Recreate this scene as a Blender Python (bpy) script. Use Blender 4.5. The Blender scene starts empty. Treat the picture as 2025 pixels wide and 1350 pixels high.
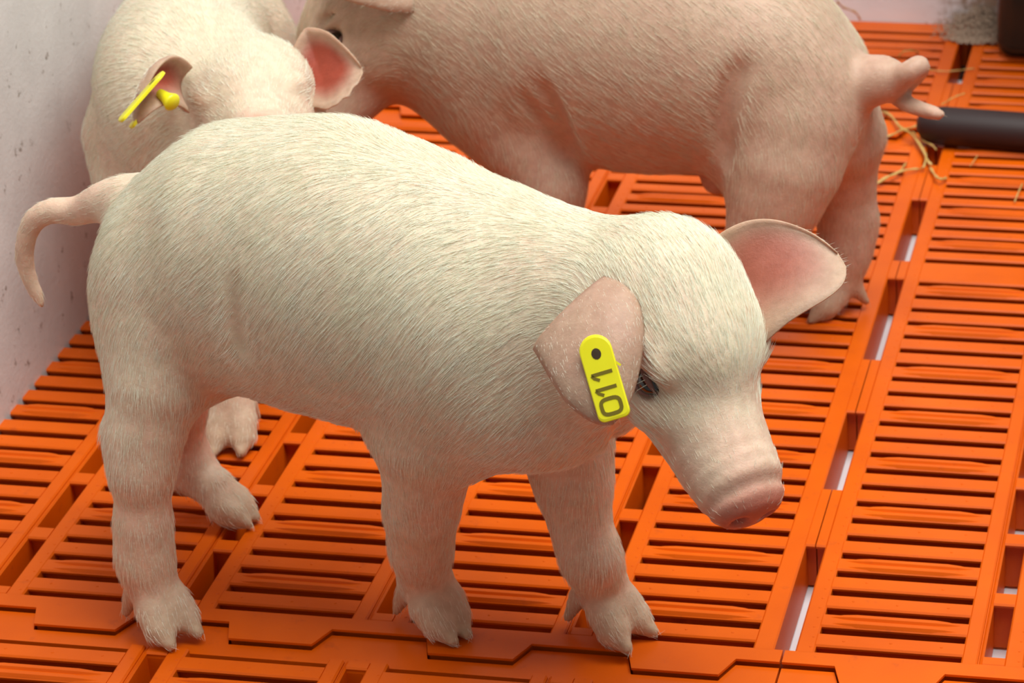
import bpy, math, random
import numpy as np
from mathutils import Vector, Matrix

# ------------------------------------------------------------------ camera
scene = bpy.context.scene
IMG_W, IMG_H = 2025.0, 1350.0
PITCH, ROLL, YAW, FPX = 0.5219, -0.0277, -0.1826, 5691.14
CAM = np.array([0.2357, -1.4277, 0.9402])
PPX, PPY = 1512.5, 975.0
_cy, _sy = math.cos(YAW), math.sin(YAW)
FWD = np.array([_sy*math.cos(PITCH), _cy*math.cos(PITCH), -math.sin(PITCH)])
_R = np.array([_cy, -_sy, 0.0]); _U = np.cross(_R, FWD)
RGT = _R*math.cos(ROLL) + _U*math.sin(ROLL)
UPV = -_R*math.sin(ROLL) + _U*math.cos(ROLL)
cd = bpy.data.cameras.new('camera'); cam = bpy.data.objects.new('camera', cd)
scene.collection.objects.link(cam); scene.camera = cam
cd.sensor_fit = 'HORIZONTAL'; cd.sensor_width = 36.0
cd.lens = FPX*36.0/IMG_W
cd.shift_x = -(PPX - IMG_W/2)/IMG_W
cd.shift_y = (PPY - IMG_H/2)/IMG_W
cd.clip_start = 0.05; cd.clip_end = 30
M = Matrix(((RGT[0], UPV[0], -FWD[0], CAM[0]), (RGT[1], UPV[1], -FWD[1], CAM[1]), (RGT[2], UPV[2], -FWD[2], CAM[2]), (0, 0, 0, 1)))
cam.matrix_world = M
cd.dof.use_dof = True; cd.dof.focus_distance = 1.60; cd.dof.aperture_fstop = 17.0

# ------------------------------------------------------------------ light
w = bpy.data.worlds.new('barn_air'); scene.world = w; w.use_nodes = True
bg = w.node_tree.nodes['Background']; bg.inputs[0].default_value = (1.0, 0.95, 0.88, 1); bg.inputs[1].default_value = 0.24
def area(name, loc, target, size, power, col):
    l = bpy.data.lights.new(name, 'AREA'); l.shape = 'RECTANGLE'; l.size, l.size_y = size; l.energy = power; l.color = col
    o = bpy.data.objects.new(name, l); scene.collection.objects.link(o); o.location = loc
    d = Vector(target) - Vector(loc); o.rotation_euler = d.to_track_quat('-Z', 'Y').to_euler(); return o
area("ceiling_lamp", (0.40, 0.02, 2.1), (-0.08, 0.14, 0), (1.7, 1.4), 68, (0.985, 1.0, 0.955))
scene.view_settings.view_transform = 'Standard'; scene.view_settings.look = 'None'
scene.view_settings.exposure = 0.0; scene.view_settings.gamma = 1.0; scene.view_settings.use_curve_mapping = False

# ------------------------------------------------------------------ helpers
rng = np.random.default_rng(7)
def link(o, parent=None):
    scene.collection.objects.link(o)
    if parent is not None: o.parent = parent
    return o
def tag(o, label=None, cat=None, group=None, kind=None):
    if label: o['label'] = label
    if cat: o['category'] = cat
    if group: o['group'] = group
    if kind: o['kind'] = kind
    return o
def mesh_obj(name, V, Fc, mats, parent=None, smooth=True, mat_idx=None):
    me = bpy.data.meshes.new(name)
    me.from_pydata([tuple(map(float, v)) for v in V], [], [tuple(map(int, f)) for f in Fc])
    for m in (mats if isinstance(mats, (list, tuple)) else [mats]): me.materials.append(m)
    if smooth: me.polygons.foreach_set('use_smooth', [True]*len(me.polygons))
    if mat_idx is not None: me.polygons.foreach_set('material_index', [int(i) for i in mat_idx])
    me.update()
    return link(bpy.data.objects.new(name, me), parent)
def empty(name, loc):
    o = bpy.data.objects.new(name, None); o.location = loc; o.empty_display_size = .05
    return link(o)
def keep(child, parent):
    """parent a child built in world coordinates to an unrotated empty"""
    child.parent = parent; child.location = -Vector(parent.location)

class Nodes:
    def __init__(s, name):
        s.m = bpy.data.materials.new(name); s.m.use_nodes = True; s.t = s.m.node_tree
        s.b = s.t.nodes['Principled BSDF']
    def n(s, typ, **kw):
        x = s.t.nodes.new(typ)
        for k, v in kw.items():
            if k.startswith('i_'):
                x.inputs[k[2:].replace('_', ' ')].default_value = v
            else: setattr(x, k, v)
        return x
    def l(s, a, b): s.t.links.new(a, b)
    def noise(s, scale, detail=4, rough=.6, vec=None, dist=0):
        x = s.n('ShaderNodeTexNoise'); x.inputs['Scale'].default_value = scale; x.inputs['Detail'].default_value = detail
        x.inputs['Roughness'].default_value = rough; x.inputs['Distortion'].default_value = dist
        if vec is None:
            vec = s.n('ShaderNodeTexCoord').outputs['Object']
        s.l(vec, x.inputs['Vector']); return x.outputs['Fac']
    def ramp(s, fac, stops):
        x = s.n('ShaderNodeValToRGB'); e = x.color_ramp.elements
        while len(e) < len(stops): e.new(0.5)
        for el, (p, c) in zip(e, stops): el.position = p; el.color = c if len(c) == 4 else (*c, 1)
        s.l(fac, x.inputs['Fac']); return x.outputs['Color']
    def mix(s, fac, a, b, mode='MIX'):
        x = s.n('ShaderNodeMix', data_type='RGBA', blend_type=mode)
        for i, v in ((0, fac), (6, a), (7, b)):
            if hasattr(v, 'is_linked'): s.l(v, x.inputs[i])
            elif i == 0: x.inputs[0].default_value = v
            else: x.inputs[i].default_value = (*v, 1)
        return x.outputs[2]
    def bump(s, h, strength, dist):
        x = s.n('ShaderNodeBump'); x.inputs['Strength'].default_value = strength; x.inputs['Distance'].default_value = dist
        s.l(h, x.inputs['Height']); s.l(x.outputs['Normal'], s.b.inputs['Normal'])
    def set(s, **kw):
        for k, v in kw.items(): s.b.inputs[k.replace('_', ' ')].default_value = v
def simple(name, col, rough=.5, **kw):
    N = Nodes(name); N.set(Base_Color=(*col, 1), Roughness=rough)
    for k, v in kw.items(): N.b.inputs[k.replace('_', ' ')].default_value = v
    return N.m

# --- plastic floor
N = Nodes('orange_plastic')
f = N.noise(9, 3); c = N.ramp(f, [(.3, (0.62, .088, .0006)), (.7, (0.76, .122, .001))])
f2 = N.noise(55, 5, .7); dirt = N.ramp(f2, [(.60, (0, 0, 0)), (.78, (1, 1, 1))])
c = N.mix(dirt, c, (.52, .075, .008))
N.l(c, N.b.inputs['Base Color']); N.set(Roughness=.40); N.b.inputs['Specular IOR Level'].default_value = .22
N.bump(N.noise(420, 3), .10, .0006); PLASTIC = N.m
# --- walls
def wall_mat(name, c0, c1, stain, amt, splash=False):
    N = Nodes(name)
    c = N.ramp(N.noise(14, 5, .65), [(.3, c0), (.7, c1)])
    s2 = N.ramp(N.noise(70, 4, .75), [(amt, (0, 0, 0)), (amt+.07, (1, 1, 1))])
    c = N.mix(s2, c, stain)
    if splash:      # brown splashes along the foot of the wall near the trough
        sp = N.n('ShaderNodeSeparateXYZ'); N.l(N.n('ShaderNodeTexCoord').outputs['Object'], sp.inputs[0])
        mx = N.n('ShaderNodeMapRange'); mx.inputs[1].default_value = -.10; mx.inputs[2].default_value = .0; N.l(sp.outputs['X'], mx.inputs[0])
        mz = N.n('ShaderNodeMapRange'); mz.inputs[1].default_value = .16; mz.inputs[2].default_value = .0; N.l(sp.outputs['Z'], mz.inputs[0])
        m = N.n('ShaderNodeMath', operation='MULTIPLY'); N.l(mx.outputs[0], m.inputs[0]); N.l(mz.outputs[0], m.inputs[1])
        m3 = N.n('ShaderNodeMath', operation='MULTIPLY', use_clamp=True); N.l(m.outputs[0], m3.inputs[0]); N.l(N.noise(110, 4, .7), m3.inputs[1])
        c = N.mix(N.ramp(m3.outputs[0], [(.22, (0, 0, 0)), (.40, (1, 1, 1))]), c, (.33, .24, .18))
    N.l(c, N.b.inputs['Base Color']); N.set(Roughness=.42)
    N.bump(N.noise(260, 4, .7), .35, .0012); return N.m
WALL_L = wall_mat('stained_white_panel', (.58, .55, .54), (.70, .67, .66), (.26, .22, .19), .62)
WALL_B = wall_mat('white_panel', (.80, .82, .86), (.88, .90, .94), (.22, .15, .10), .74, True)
STEEL = simple('galvanised_steel', (.88, .88, .92), .5)
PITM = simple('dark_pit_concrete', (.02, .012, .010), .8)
RUBBER = simple('dark_rubber', (.022, .008, .008), .55)
BLACKP = simple('black_plastic', (.012, .016, .014), .3)
N = Nodes('yellow_tag_plastic'); c = N.ramp(N.noise(60, 2), [(.2, (.82, .74, .01)), (.8, (.90, .83, .02))])
N.l(c, N.b.inputs['Base Color']); N.set(Roughness=.35, Subsurface_Weight=.05); YELLOW = N.m
INK = simple('printed_digit_ink', (.16, .12, .0), .6)
PINHOLE = simple('dark_pin_hole', (.04, .02, .005), .7)
EYE = simple('dark_wet_eye', (.004, .005, .004), .06, Coat_Weight=1.0)
LID = simple('dark_eyelid_rim', (.22, .12, .10), .5)
LASH = simple('pale_eyelash', (.55, .55, .42), .5)
N = Nodes('dry_straw'); c = N.ramp(N.noise(40, 2), [(.3, (.48, .27, .06)), (.7, (.68, .47, .16))])
N.l(c, N.b.inputs['Base Color']); N.set(Roughness=.5); STRAW = N.m
# --- pig skin and coat; 'pink' sets how pink the skin is (ears, snout, belly, groin, far legs)
def skin_mat(name, cream, pink, deep):
    N = Nodes(name)
    at = N.n('ShaderNodeAttribute', attribute_name='pink'); dp = N.n('ShaderNodeAttribute', attribute_name='deep')
    hf = N.n('ShaderNodeAttribute', attribute_name='hoof')
    f = N.noise(38, 4, .6); mm = N.n('ShaderNodeMath', operation='MULTIPLY_ADD'); N.l(f, mm.inputs[0]); mm.inputs[1].default_value = .9; mm.inputs[2].default_value = -.45
    m2 = N.n('ShaderNodeMath', operation='ADD', use_clamp=True); N.l(mm.outputs[0], m2.inputs[0]); N.l(at.outputs['Fac'], m2.inputs[1])
    c = N.mix(m2.outputs[0], cream, pink)
    c = N.mix(dp.outputs['Fac'], c, deep)
    c = N.mix(hf.outputs['Fac'], c, (.40, .27, .15))
    mott = N.ramp(N.noise(140, 3, .6), [(.35, (.86, .84, .82)), (.65, (1, 1, 1))])
    c = N.mix(1.0, c, mott, 'MULTIPLY')
    N.l(c, N.b.inputs['Base Color'])
    N.set(Roughness=.52, Subsurface_Weight=.35, Subsurface_Scale=.006); N.b.inputs['Subsurface Radius'].default_value = (1.0, .35, .2)
    N.b.inputs['Specular IOR Level'].default_value = .35
    N.bump(N.noise(520, 4, .7), .35, .0012); return N.m
SKIN = skin_mat('piglet_skin', (.76, .66, .49), (.70, .39, .30), (.46, .09, .05))
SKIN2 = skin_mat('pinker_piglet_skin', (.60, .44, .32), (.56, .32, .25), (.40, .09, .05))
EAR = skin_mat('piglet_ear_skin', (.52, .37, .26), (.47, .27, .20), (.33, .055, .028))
def coat_mat(name, a, b):
    N = Nodes(name); N.l(N.ramp(N.noise(30, 3), [(.3, a), (.7, b)]), N.b.inputs['Base Color'])
    N.set(Roughness=.42); N.b.inputs['Specular IOR Level'].default_value = .5; return N.m
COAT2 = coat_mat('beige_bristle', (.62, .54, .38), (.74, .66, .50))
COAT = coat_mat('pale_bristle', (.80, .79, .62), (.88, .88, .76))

# ------------------------------------------------------------------ slatted floor
Q = 0.022; PB = 0.1251; WB = 0.0879; SLOT = .0041; HR = .034
S2 = (23+1.8338)*Q; Q2 = .9127*Q
def boxes_mesh(name, parts, mat):
    V = []; Fc = []
    def add(vs, fs):
        o = len(V); V.extend(vs); Fc.extend([tuple(i+o for i in f) for f in fs])
    for p in parts:
        if p[0] == 'bar':        # chamfered top, narrowing downward, along x
            _, x0, x1, y0, y1, zt, depth = p; ch = .0011; ta = .0022
            if y1-y0 < .015: ta = 0
            iw = .0042 if y1-y0 > .011 else .0   # thin top flange over a narrower web
            prof = [(y0+ta+iw, -depth), (y0+iw, zt-.0040), (y0+.0002, zt-.0026), (y0, zt-ch), (y0+ch, zt), (y1-ch, zt), (y1, zt-ch), (y1-.0002, zt-.0026), (y1-iw, zt-.0040), (y1-ta-iw, -depth)]
            vs = [(x0, y, z) for y, z in prof]+[(x1, y, z) for y, z in prof]
            n = 10; fs = [(i, i+1, n+i+1, n+i) for i in range(n-1)]+[(n-1, 0, n, 2*n-1), tuple(range(n-1, -1, -1)), tuple(range(n, 2*n))]
            add(vs, fs)
        elif p[0] == 'rail':     # along y
            _, x0, x1, y0, y1, zt, depth = p; ch = .0011
            prof = [(x0, -depth), (x0, zt-ch), (x0+ch, zt), (x1-ch, zt), (x1, zt-ch), (x1, -depth)]
            vs = [(x, y0, z) for x, z in prof]+[(x, y1, z) for x, z in prof]
            n = 6; fs = [(i, n+i, n+i+1, i+1) for i in range(n-1)]+[(n-1, 2*n-1, n, 0), tuple(range(n)), tuple(range(2*n-1, n-1, -1))]
            add(vs, fs)
        elif p[0] == 'ridge':    # lens-shaped raised rib on a bar
            _, x0, x1, y0, y1, zt, h = p; K = 10; vs = []; fs = []
            for i in range(K+1):
                t = i/K; x = x0+(x1-x0)*t; e = min(1, min(t, 1-t)*7); ym = (y0+y1)/2; hw = (y1-y0)/2*(.25+.75*e); zz = zt+h*e
                vs += [(x, ym-hw, zt-.0004), (x, ym-hw*.55, zz), (x, ym+hw*.55, zz), (x, ym+hw, zt-.0004)]
            for i in range(K):
                for j in range(3): a = i*4+j; fs.append((a, a+1, a+5, a+4))
            add(vs, [f[::-1] for f in fs])
        elif p[0] == 'nub':
            _, x, y, zt, r = p; vs = [(x, y, zt+r*.45)]; fs = []
            for (rr, hh) in ((.6, .33), (1., -.1)):
                for k in range(8): a = k*math.pi/4; vs.append((x+r*rr*math.cos(a), y+r*rr*math.sin(a), zt+r*hh))
            for k in range(8):
                fs.append((0, 1+k, 1+(k+1) % 8)); fs.append((1+k, 9+k, 9+(k+1) % 8, 1+(k+1) % 8))
            add(vs, fs)
        elif p[0] == 'poly':
            _, pts, zt, depth, lip = p; n = len(pts)
            low = [(x, y+(.0034 if i < lip else 0)) for i, (x, y) in enumerate(pts)]     # undercut lip along the seam edge
            vs = [(x, y, -depth) for x, y in low]+[(x, y, zt-.0026) for x, y in low]+[(x, y, zt-.0016) for x, y in pts]+[(x, y, zt) for x, y in pts]
            fs = [(l*n+i, l*n+(i+1) % n, (l+1)*n+(i+1) % n, (l+1)*n+i) for l in range(3) for i in range(n)]+[tuple(range(3*n, 4*n))]
            add(vs, fs)
    return mesh_obj(name, V, Fc, mat, smooth=False)

def seam_y(x, ybase, sgn=1):
    """zigzag interlocking edge: tab depth .8 q, one tab per block"""
    f = (x/PB) % 1
    hi, lo = -.80*Q, -1.62*Q
    if f < .115: t = 0
    elif f < .16: t = (f-.115)/.045
    elif f < .58: t = 1
    elif f < .64: t = 1-(f-.58)/.06
    else: t = 0
    return ybase + hi + (lo-hi)*t
def seam_pts(x0, x1, ybase, off=0.0):
    xs = {x0, x1}
    for b in range(-8, 8):
        for f in (.115, .16, .58, .64):
            x = (b+f)*PB
            if x0 < x < x1: xs.add(x)
    return [(x, seam_y(x, ybase)+off) for x in sorted(xs)]
SEAMX = -.145*PB; GAP = .0007
def panel(name, xa, xb, rows, y_lo, y_hi, blocks, edge_lo=None, edge_hi=None, seam_left=False, seam_right=False):
    """rows: list of slot centre y; blocks: block indices; edge_lo/hi: ybase of the zigzag at the near/far end"""
    parts = []; r = random.Random(name)
    inner_lo, inner_hi = rows[0]-SLOT, rows[-1]+SLOT
    for b in blocks:
        x0, x1 = b*PB, b*PB+WB; x0c, x1c = max(x0, xa), min(x1, xb)
        if x1c-x0c < .004: continue
        for i in range(len(rows)-1):
            ya, yb = rows[i]+SLOT, rows[i+1]-SLOT
            parts.append(('bar', x0c-.0005, x1c+.0005, ya, yb, 0, HR*.8))
            if yb-ya > .02: continue
            if i % 3 == 1 and x1c-x0c > .05:
                parts.append(('ridge', x0c+.006, x1c-.006, ya+.0006, ya+.0062, 0, .0016))
                parts.append(('ridge', x0c+.004, x1c-.004, yb-.0062, yb-.0006, 0, .0016))
            elif x1c-x0c > .05:
                for k in range(2 if i % 2 else 3):
                    parts.append(('nub', x0c+(x1c-x0c)*((k+.5)/(2 if i % 2 else 3)+r.uniform(-.03, .03)), (ya+yb)/2+r.uniform(-.001, .001), 0, .0011))
    for b in [blocks[0]-1]+list(blocks):
        c0, c1 = b*PB+WB, (b+1)*PB
        hx0, hx1 = (b+.8065)*PB, (b+.907)*PB
        a0, a1 = max(c0, xa), min(c1, xb)
        if a1-a0 < .001: continue
        seamcol = b == -1
        # holes
        if seamcol: base = [(-.5, 5.4), (8.7, 13.6), (17.2, 23.3), (24.7, 29.9), (33.0, 37.2), (41.1, 46.8)]
        else: base = [(.25+3.28*k, .25+3.28*k+2.65) for k in range(7)]+[(24.9+3.02*k, 24.9+3.02*k+2.45) for k in range(8)]
        base = [(-2.6-2.75*(k+1)-.6*k, -2.6-.6*k-2.75*k) for k in range(3, -1, -1)] + base
        holes = [(max(s*Q, inner_lo), min(e*Q, inner_hi)) for s, e in base if e*Q > inner_lo+.004 and s*Q < inner_hi-.004]
        h0, h1 = max(hx0, a0), min(hx1, a1)
        if hx0 > a0:
            if seamcol: parts.append(('rail', a0, min(hx0, a1), inner_lo, inner_hi, 0, HR))
            else:
                g = c0+.26*(c1-c0)
                parts.append(('rail', a0, max(g, a0+.001), inner_lo, inner_hi, 0, HR))
                parts.append(('rail', max(g, a0)-.0002, max(g, a0)+.0013, inner_lo, inner_hi, -.0018, HR))
                parts.append(('rail', max(g, a0)+.0012, min(hx0, a1), inner_lo, inner_hi, -.0003, HR))
        if hx1 < a1: parts.append(('rail', max(hx1, a0), a1, inner_lo, inner_hi, 0, HR))
        if h1-h0 > .001:
            y = inner_lo
            for s, e in holes+[(inner_hi, inner_hi)]:
                if s-y > .0004: parts.append(('bar', h0-.0003, h1+.0003, y, s, 0, HR))
                y = max(y, e)
        for k in range(int((inner_hi-inner_lo)/.011)):
            yy = inner_lo+.011*k+.006
            parts.append(('nub', c1-.0035+r.uniform(-.0007, .0007), yy, 0, .0010)) if a1 >= c1-.0001 else None
    if edge_lo is not None:
        e = seam_pts(xa, xb, edge_lo, .0006)
        parts.append(('poly', e+[(xb, inner_lo+.0001), (xa, inner_lo+.0001)], 0, HR*.8, len(e)))
    else: parts.append(('bar', xa, xb, y_lo, inner_lo+.0001, 0, HR))
    if edge_hi is not None:
        e = seam_pts(xa, xb, edge_hi, -.0009)
        parts.append(('poly', [(xa, inner_hi-.0001), (xb, inner_hi-.0001)]+e[::-1], -.0036, HR*.8, 0))
    else: parts.append(('bar', xa, xb, inner_hi-.0001, y_hi, 0, HR))
    return boxes_mesh('slatted_floor_panel', parts, PLASTIC)
rows_main = [k*Q for k in range(24)]+[S2+k*Q2 for k in range(12)]
Y3 = (41.8086)*Q-5*Q2; EDGE2 = Y3-Q2*.1
rows_far = [Y3+k*Q2 for k in range(11)]
rows_near = [(-2.4382-k)*Q for k in range(9, -1, -1)]
XL, XR = -.603, 4*PB+.3*PB
YB = 1.046
for (nm, xa, xb, rows, ylo, yhi, bl, elo, ehi, lab) in (
    ('a', XL, SEAMX-GAP, rows_main, 0, 0, range(-5, 0), 0.0, EDGE2, 'large orange slatted plastic floor panel under the piglets, beside the left wall'),
    ('b', SEAMX+GAP, XR, rows_main, 0, 0, range(0, 4), 0.0, EDGE2, 'large bare orange slatted plastic floor panel right of the long open seam'),
    ('c', XL, SEAMX-GAP, rows_near, -.28, 0, range(-5, 0), None, 0.0, 'orange slatted floor panel in front of the hooves, its edge hidden under zigzag tabs'),
    ('d', SEAMX+GAP, XR, rows_near, -.28, 0, range(0, 4), None, 0.0, 'orange slatted floor panel at the near right corner beyond the zigzag edge'),
    ('e', XL, SEAMX-GAP, rows_far, 0, YB-.001, range(-5, 0), EDGE2, None, 'orange slatted floor panel against the far white wall behind the curly tail'),
    ('f', SEAMX+GAP, XR, rows_far, 0, YB-.001, range(0, 4), EDGE2, None, 'shaded orange slatted floor panel behind the dark tube by the black trough')):
    o = panel(nm, xa, xb, rows, ylo, yhi, list(bl), elo, ehi)
    tag(o, lab, 'floor panel', 'orange slatted floor panels', 'thing')

def box(name, x0, x1, y0, y1, z0, z1, mat, bevel=0, parent=None):
    V = [(x, y, z) for x in (x0, x1) for y in (y0, y1) for z in (z0, z1)]
    o = mesh_obj(name, V, [(0, 1, 3, 2), (4, 6, 7, 5), (0, 4, 5, 1), (2, 3, 7, 6), (0, 2, 6, 4), (1, 5, 7, 3)], mat, parent, smooth=False)
    if bevel:
        b = o.modifiers.new('b', 'BEVEL'); b.width = bevel; b.segments = 3
    return o
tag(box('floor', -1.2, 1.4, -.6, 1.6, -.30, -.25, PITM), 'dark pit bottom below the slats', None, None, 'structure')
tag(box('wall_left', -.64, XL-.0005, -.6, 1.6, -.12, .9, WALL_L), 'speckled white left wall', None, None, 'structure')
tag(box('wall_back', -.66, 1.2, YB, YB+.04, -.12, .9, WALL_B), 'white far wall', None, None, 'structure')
for (x, wd, lab) in ((SEAMX-.0035, .0170, 'galvanised steel beam seen through the holes of the long seam'), ((.84)*PB, .018, 'galvanised steel beam seen through the holes at the right edge'), ((1.857)*PB, .012, 'galvanised steel beam beneath the outer right row of holes')):
    o = box('support_beam', x-wd/2, x+wd/2, -.25, 1.0, -HR-.030, -HR-.002, STEEL)
    tag(o, lab, 'beam', 'steel beams under the slats')

# ------------------------------------------------------------------ piglet modelling: smooth implicit body -> one continuous mesh
def nrm(v): v = np.asarray(v, float); return v/np.linalg.norm(v)
class Body:
    """primitives in world space, blended smoothly into one skin; every primitive carries the lie of the hair and how pink the skin is"""
    def __init__(s): s.p = []; s.cut = []
    def cone(s, a, b, ra, rb, k=.012, axes=None, scale=(1, 1, 1), flow=None, pink=.2, fur=1., deep=0., hoof=0., cut=False):
        a, b = np.asarray(a, float), np.asarray(b, float)
        A = np.eye(3) if axes is None else np.asarray(axes, float)      # rows = local axes
        S = np.asarray(scale, float)
        d = dict(t='c', a=a, b=b, ra=ra, rb=rb, k=k, A=A, S=S, flow=flow, pink=pink, fur=fur, deep=deep, hoof=hoof, m=max(ra, rb)/S.min())
        (s.cut if cut else s.p).append(d); return d
    def ell(s, c, r, k=.012, axes=None, flow=None, pink=.2, fur=1., deep=0., hoof=0., cut=False):
        A = np.eye(3) if axes is None else np.asarray(axes, float)
        c = np.asarray(c, float)
        d = dict(t='e', a=c, b=c, r=np.asarray(r, float), k=k, A=A, flow=flow, pink=pink, fur=fur, deep=deep, hoof=hoof, m=max(r))
        (s.cut if cut else s.p).append(d); return d
    @staticmethod
    def dist(d, P):
        if d['t'] == 'e':
            q = (P-d['a'])@d['A'].T
            k0 = np.sqrt(((q/d['r'])**2).sum(-1))+1e-9; k1 = np.sqrt(((q/d['r']**2)**2).sum(-1))+1e-9
            return k0*(k0-1)/k1
        S = d['S']; q = ((P-d['a'])@d['A'].T)*S; ba = (d['A']@(d['b']-d['a']))*S
        L2 = (ba@ba)+1e-12; h = np.clip((q@ba)/L2, 0, 1)
        return (np.sqrt(((q-h[..., None]*ba)**2).sum(-1))-(d['ra']+(d['rb']-d['ra'])*h))/S.max()**.5
    def mesh(s, h):
        lo = np.min([np.minimum(d['a'], d['b'])-d['m']-.012 for d in s.p], 0)
        hi = np.max([np.maximum(d['a'], d['b'])+d['m']+.012 for d in s.p], 0)
        n = np.ceil((hi-lo)/h).astype(int)+1
        ax = [lo[i]+h*np.arange(n[i]) for i in range(3)]
        D = np.full(n, .04, np.float32)
        for lst, sign in ((s.p, 1), (s.cut, -1)):
            for d in lst:
                pad = d['m']+max(d['k'], .006)+3*h
                a = np.maximum(((np.minimum(d['a'], d['b'])-pad-lo)/h).astype(int), 0)
                b = np.minimum(((np.maximum(d['a'], d['b'])+pad-lo)/h).astype(int)+1, n)
                sl = tuple(slice(x, y) for x, y in zip(a, b))
                G = np.stack(np.meshgrid(*[ax[i][sl[i]] for i in range(3)], indexing='ij'), -1)
                f = s.dist(d, G).astype(np.float32); k = d['k']; cur = D[sl]
                if sign > 0:
                    e = np.maximum(k-np.abs(cur-f), 0)/k; D[sl] = np.minimum(cur, f)-e*e*k*.25
                else:
                    f = -f; e = np.maximum(k-np.abs(cur-f), 0)/k; D[sl] = np.maximum(cur, f)+e*e*k*.25
        ins = D < 0
        idx = np.stack(np.meshgrid(*[np.arange(x-1) for x in n], indexing='ij'), -1)
        cnt = np.zeros([x-1 for x in n], np.int8)
        c8 = [(i, j, k) for i in (0, 1) for j in (0, 1) for k in (0, 1)]
        for (i, j, k) in c8: cnt += ins[i:n[0]-1+i, j:n[1]-1+j, k:n[2]-1+k]
        act = (cnt > 0) & (cnt < 8); cells = np.argwhere(act)
        vid = np.full(act.shape, -1, np.int32); vid[act] = np.arange(len(cells))
        acc = np.zeros((len(cells), 3)); num = np.zeros(len(cells))
        val = {c: D[cells[:, 0]+c[0], cells[:, 1]+c[1], cells[:, 2]+c[2]].astype(float) for c in c8}
        for c in c8:
            for x in range(3):
                if c[x] == 0:
                    e = list(c); e[x] = 1; e = tuple(e); va, vb = val[c], val[e]; m = (va < 0) != (vb < 0)
                    t = np.where(m, va/np.where(m, va-vb, 1), 0)
                    p = np.array(c, float)[None].repeat(len(cells), 0); p[:, x] += t
                    acc[m] += p[m]; num[m] += 1
        V = lo+h*(cells+acc/num[:, None])
        F = []
        for x in range(3):
            y, z = (x+1) % 3, (x+2) % 3
            sa = [slice(1, -1)]*3; sb = [slice(1, -1)]*3
            sa[x] = slice(0, -1); sb[x] = slice(1, None)
            ia, ib = ins[tuple(sa)], ins[tuple(sb)]
            E = np.argwhere(ia != ib)
            if not len(E): continue
            base = E.copy(); base[:, y] += 1; base[:, z] += 1
            fl = ia[tuple(E.T)]
            def at(dy, dz):
                c = base.copy(); c[:, y] -= dy; c[:, z] -= dz; return vid[tuple(c.T)]
            q = np.stack([at(1, 1), at(0, 1), at(0, 0), at(1, 0)], 1)
            q[~fl] = q[~fl][:, ::-1]; F.append(q)
        F = np.concatenate(F)
        # one relaxing pass removes the lattice look
        for _ in range(2):
            nb = np.zeros_like(V); c = np.zeros(len(V))
            for i in range(4):
                for j in (1, 3):
                    np.add.at(nb, F[:, i], V[F[:, (i+j) % 4]]); np.add.at(c, F[:, i], 1)
            V = V*.45+nb/c[:, None]*.55
        return V, F
    def attrs(s, V):
        Ds = np.stack([s.dist(d, V) for d in s.p]); W = np.exp(-np.maximum(Ds-Ds.min(0), 0)/.007); W /= W.sum(0)
        g = lambda k: (W*np.array([d[k] for d in s.p])[:, None]).sum(0)
        fl = np.array([nrm(d['flow']) if d['flow'] is not None else (0, 0, -1) for d in s.p])
        return g('pink'), g('deep'), g('hoof'), g('fur'), W.T@fl

def normals(V, F):
    n = np.cross(V[F[:, 2]]-V[F[:, 0]], V[F[:, 3]]-V[F[:, 1]]); N = np.zeros_like(V)
    for i in range(4): np.add.at(N, F[:, i], n)
    return N/np.maximum(np.linalg.norm(N, axis=1, keepdims=True), 1e-12)
def np_mesh(name, V, F, mats, attrs=None):
    me = bpy.data.meshes.new(name); me.vertices.add(len(V)); me.vertices.foreach_set('co', np.asarray(V, np.float32).ravel())
    me.loops.add(F.size); me.loops.foreach_set('vertex_index', F.astype(np.int32).ravel())
    me.polygons.add(len(F)); me.polygons.foreach_set('loop_start', np.arange(0, F.size, F.shape[1], dtype=np.int32))
    me.polygons.foreach_set('loop_total', np.full(len(F), F.shape[1], np.int32))
    for m in mats: me.materials.append(m)
    me.update(calc_edges=True); me.polygons.foreach_set('use_smooth', [True]*len(F))
    for k, v in (attrs or {}).items():
        a = me.attributes.new(k, 'FLOAT', 'POINT'); a.data.foreach_set('value', np.clip(v, 0, 1).astype(np.float32))
    me.update(); return link(bpy.data.objects.new(name, me))
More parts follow.
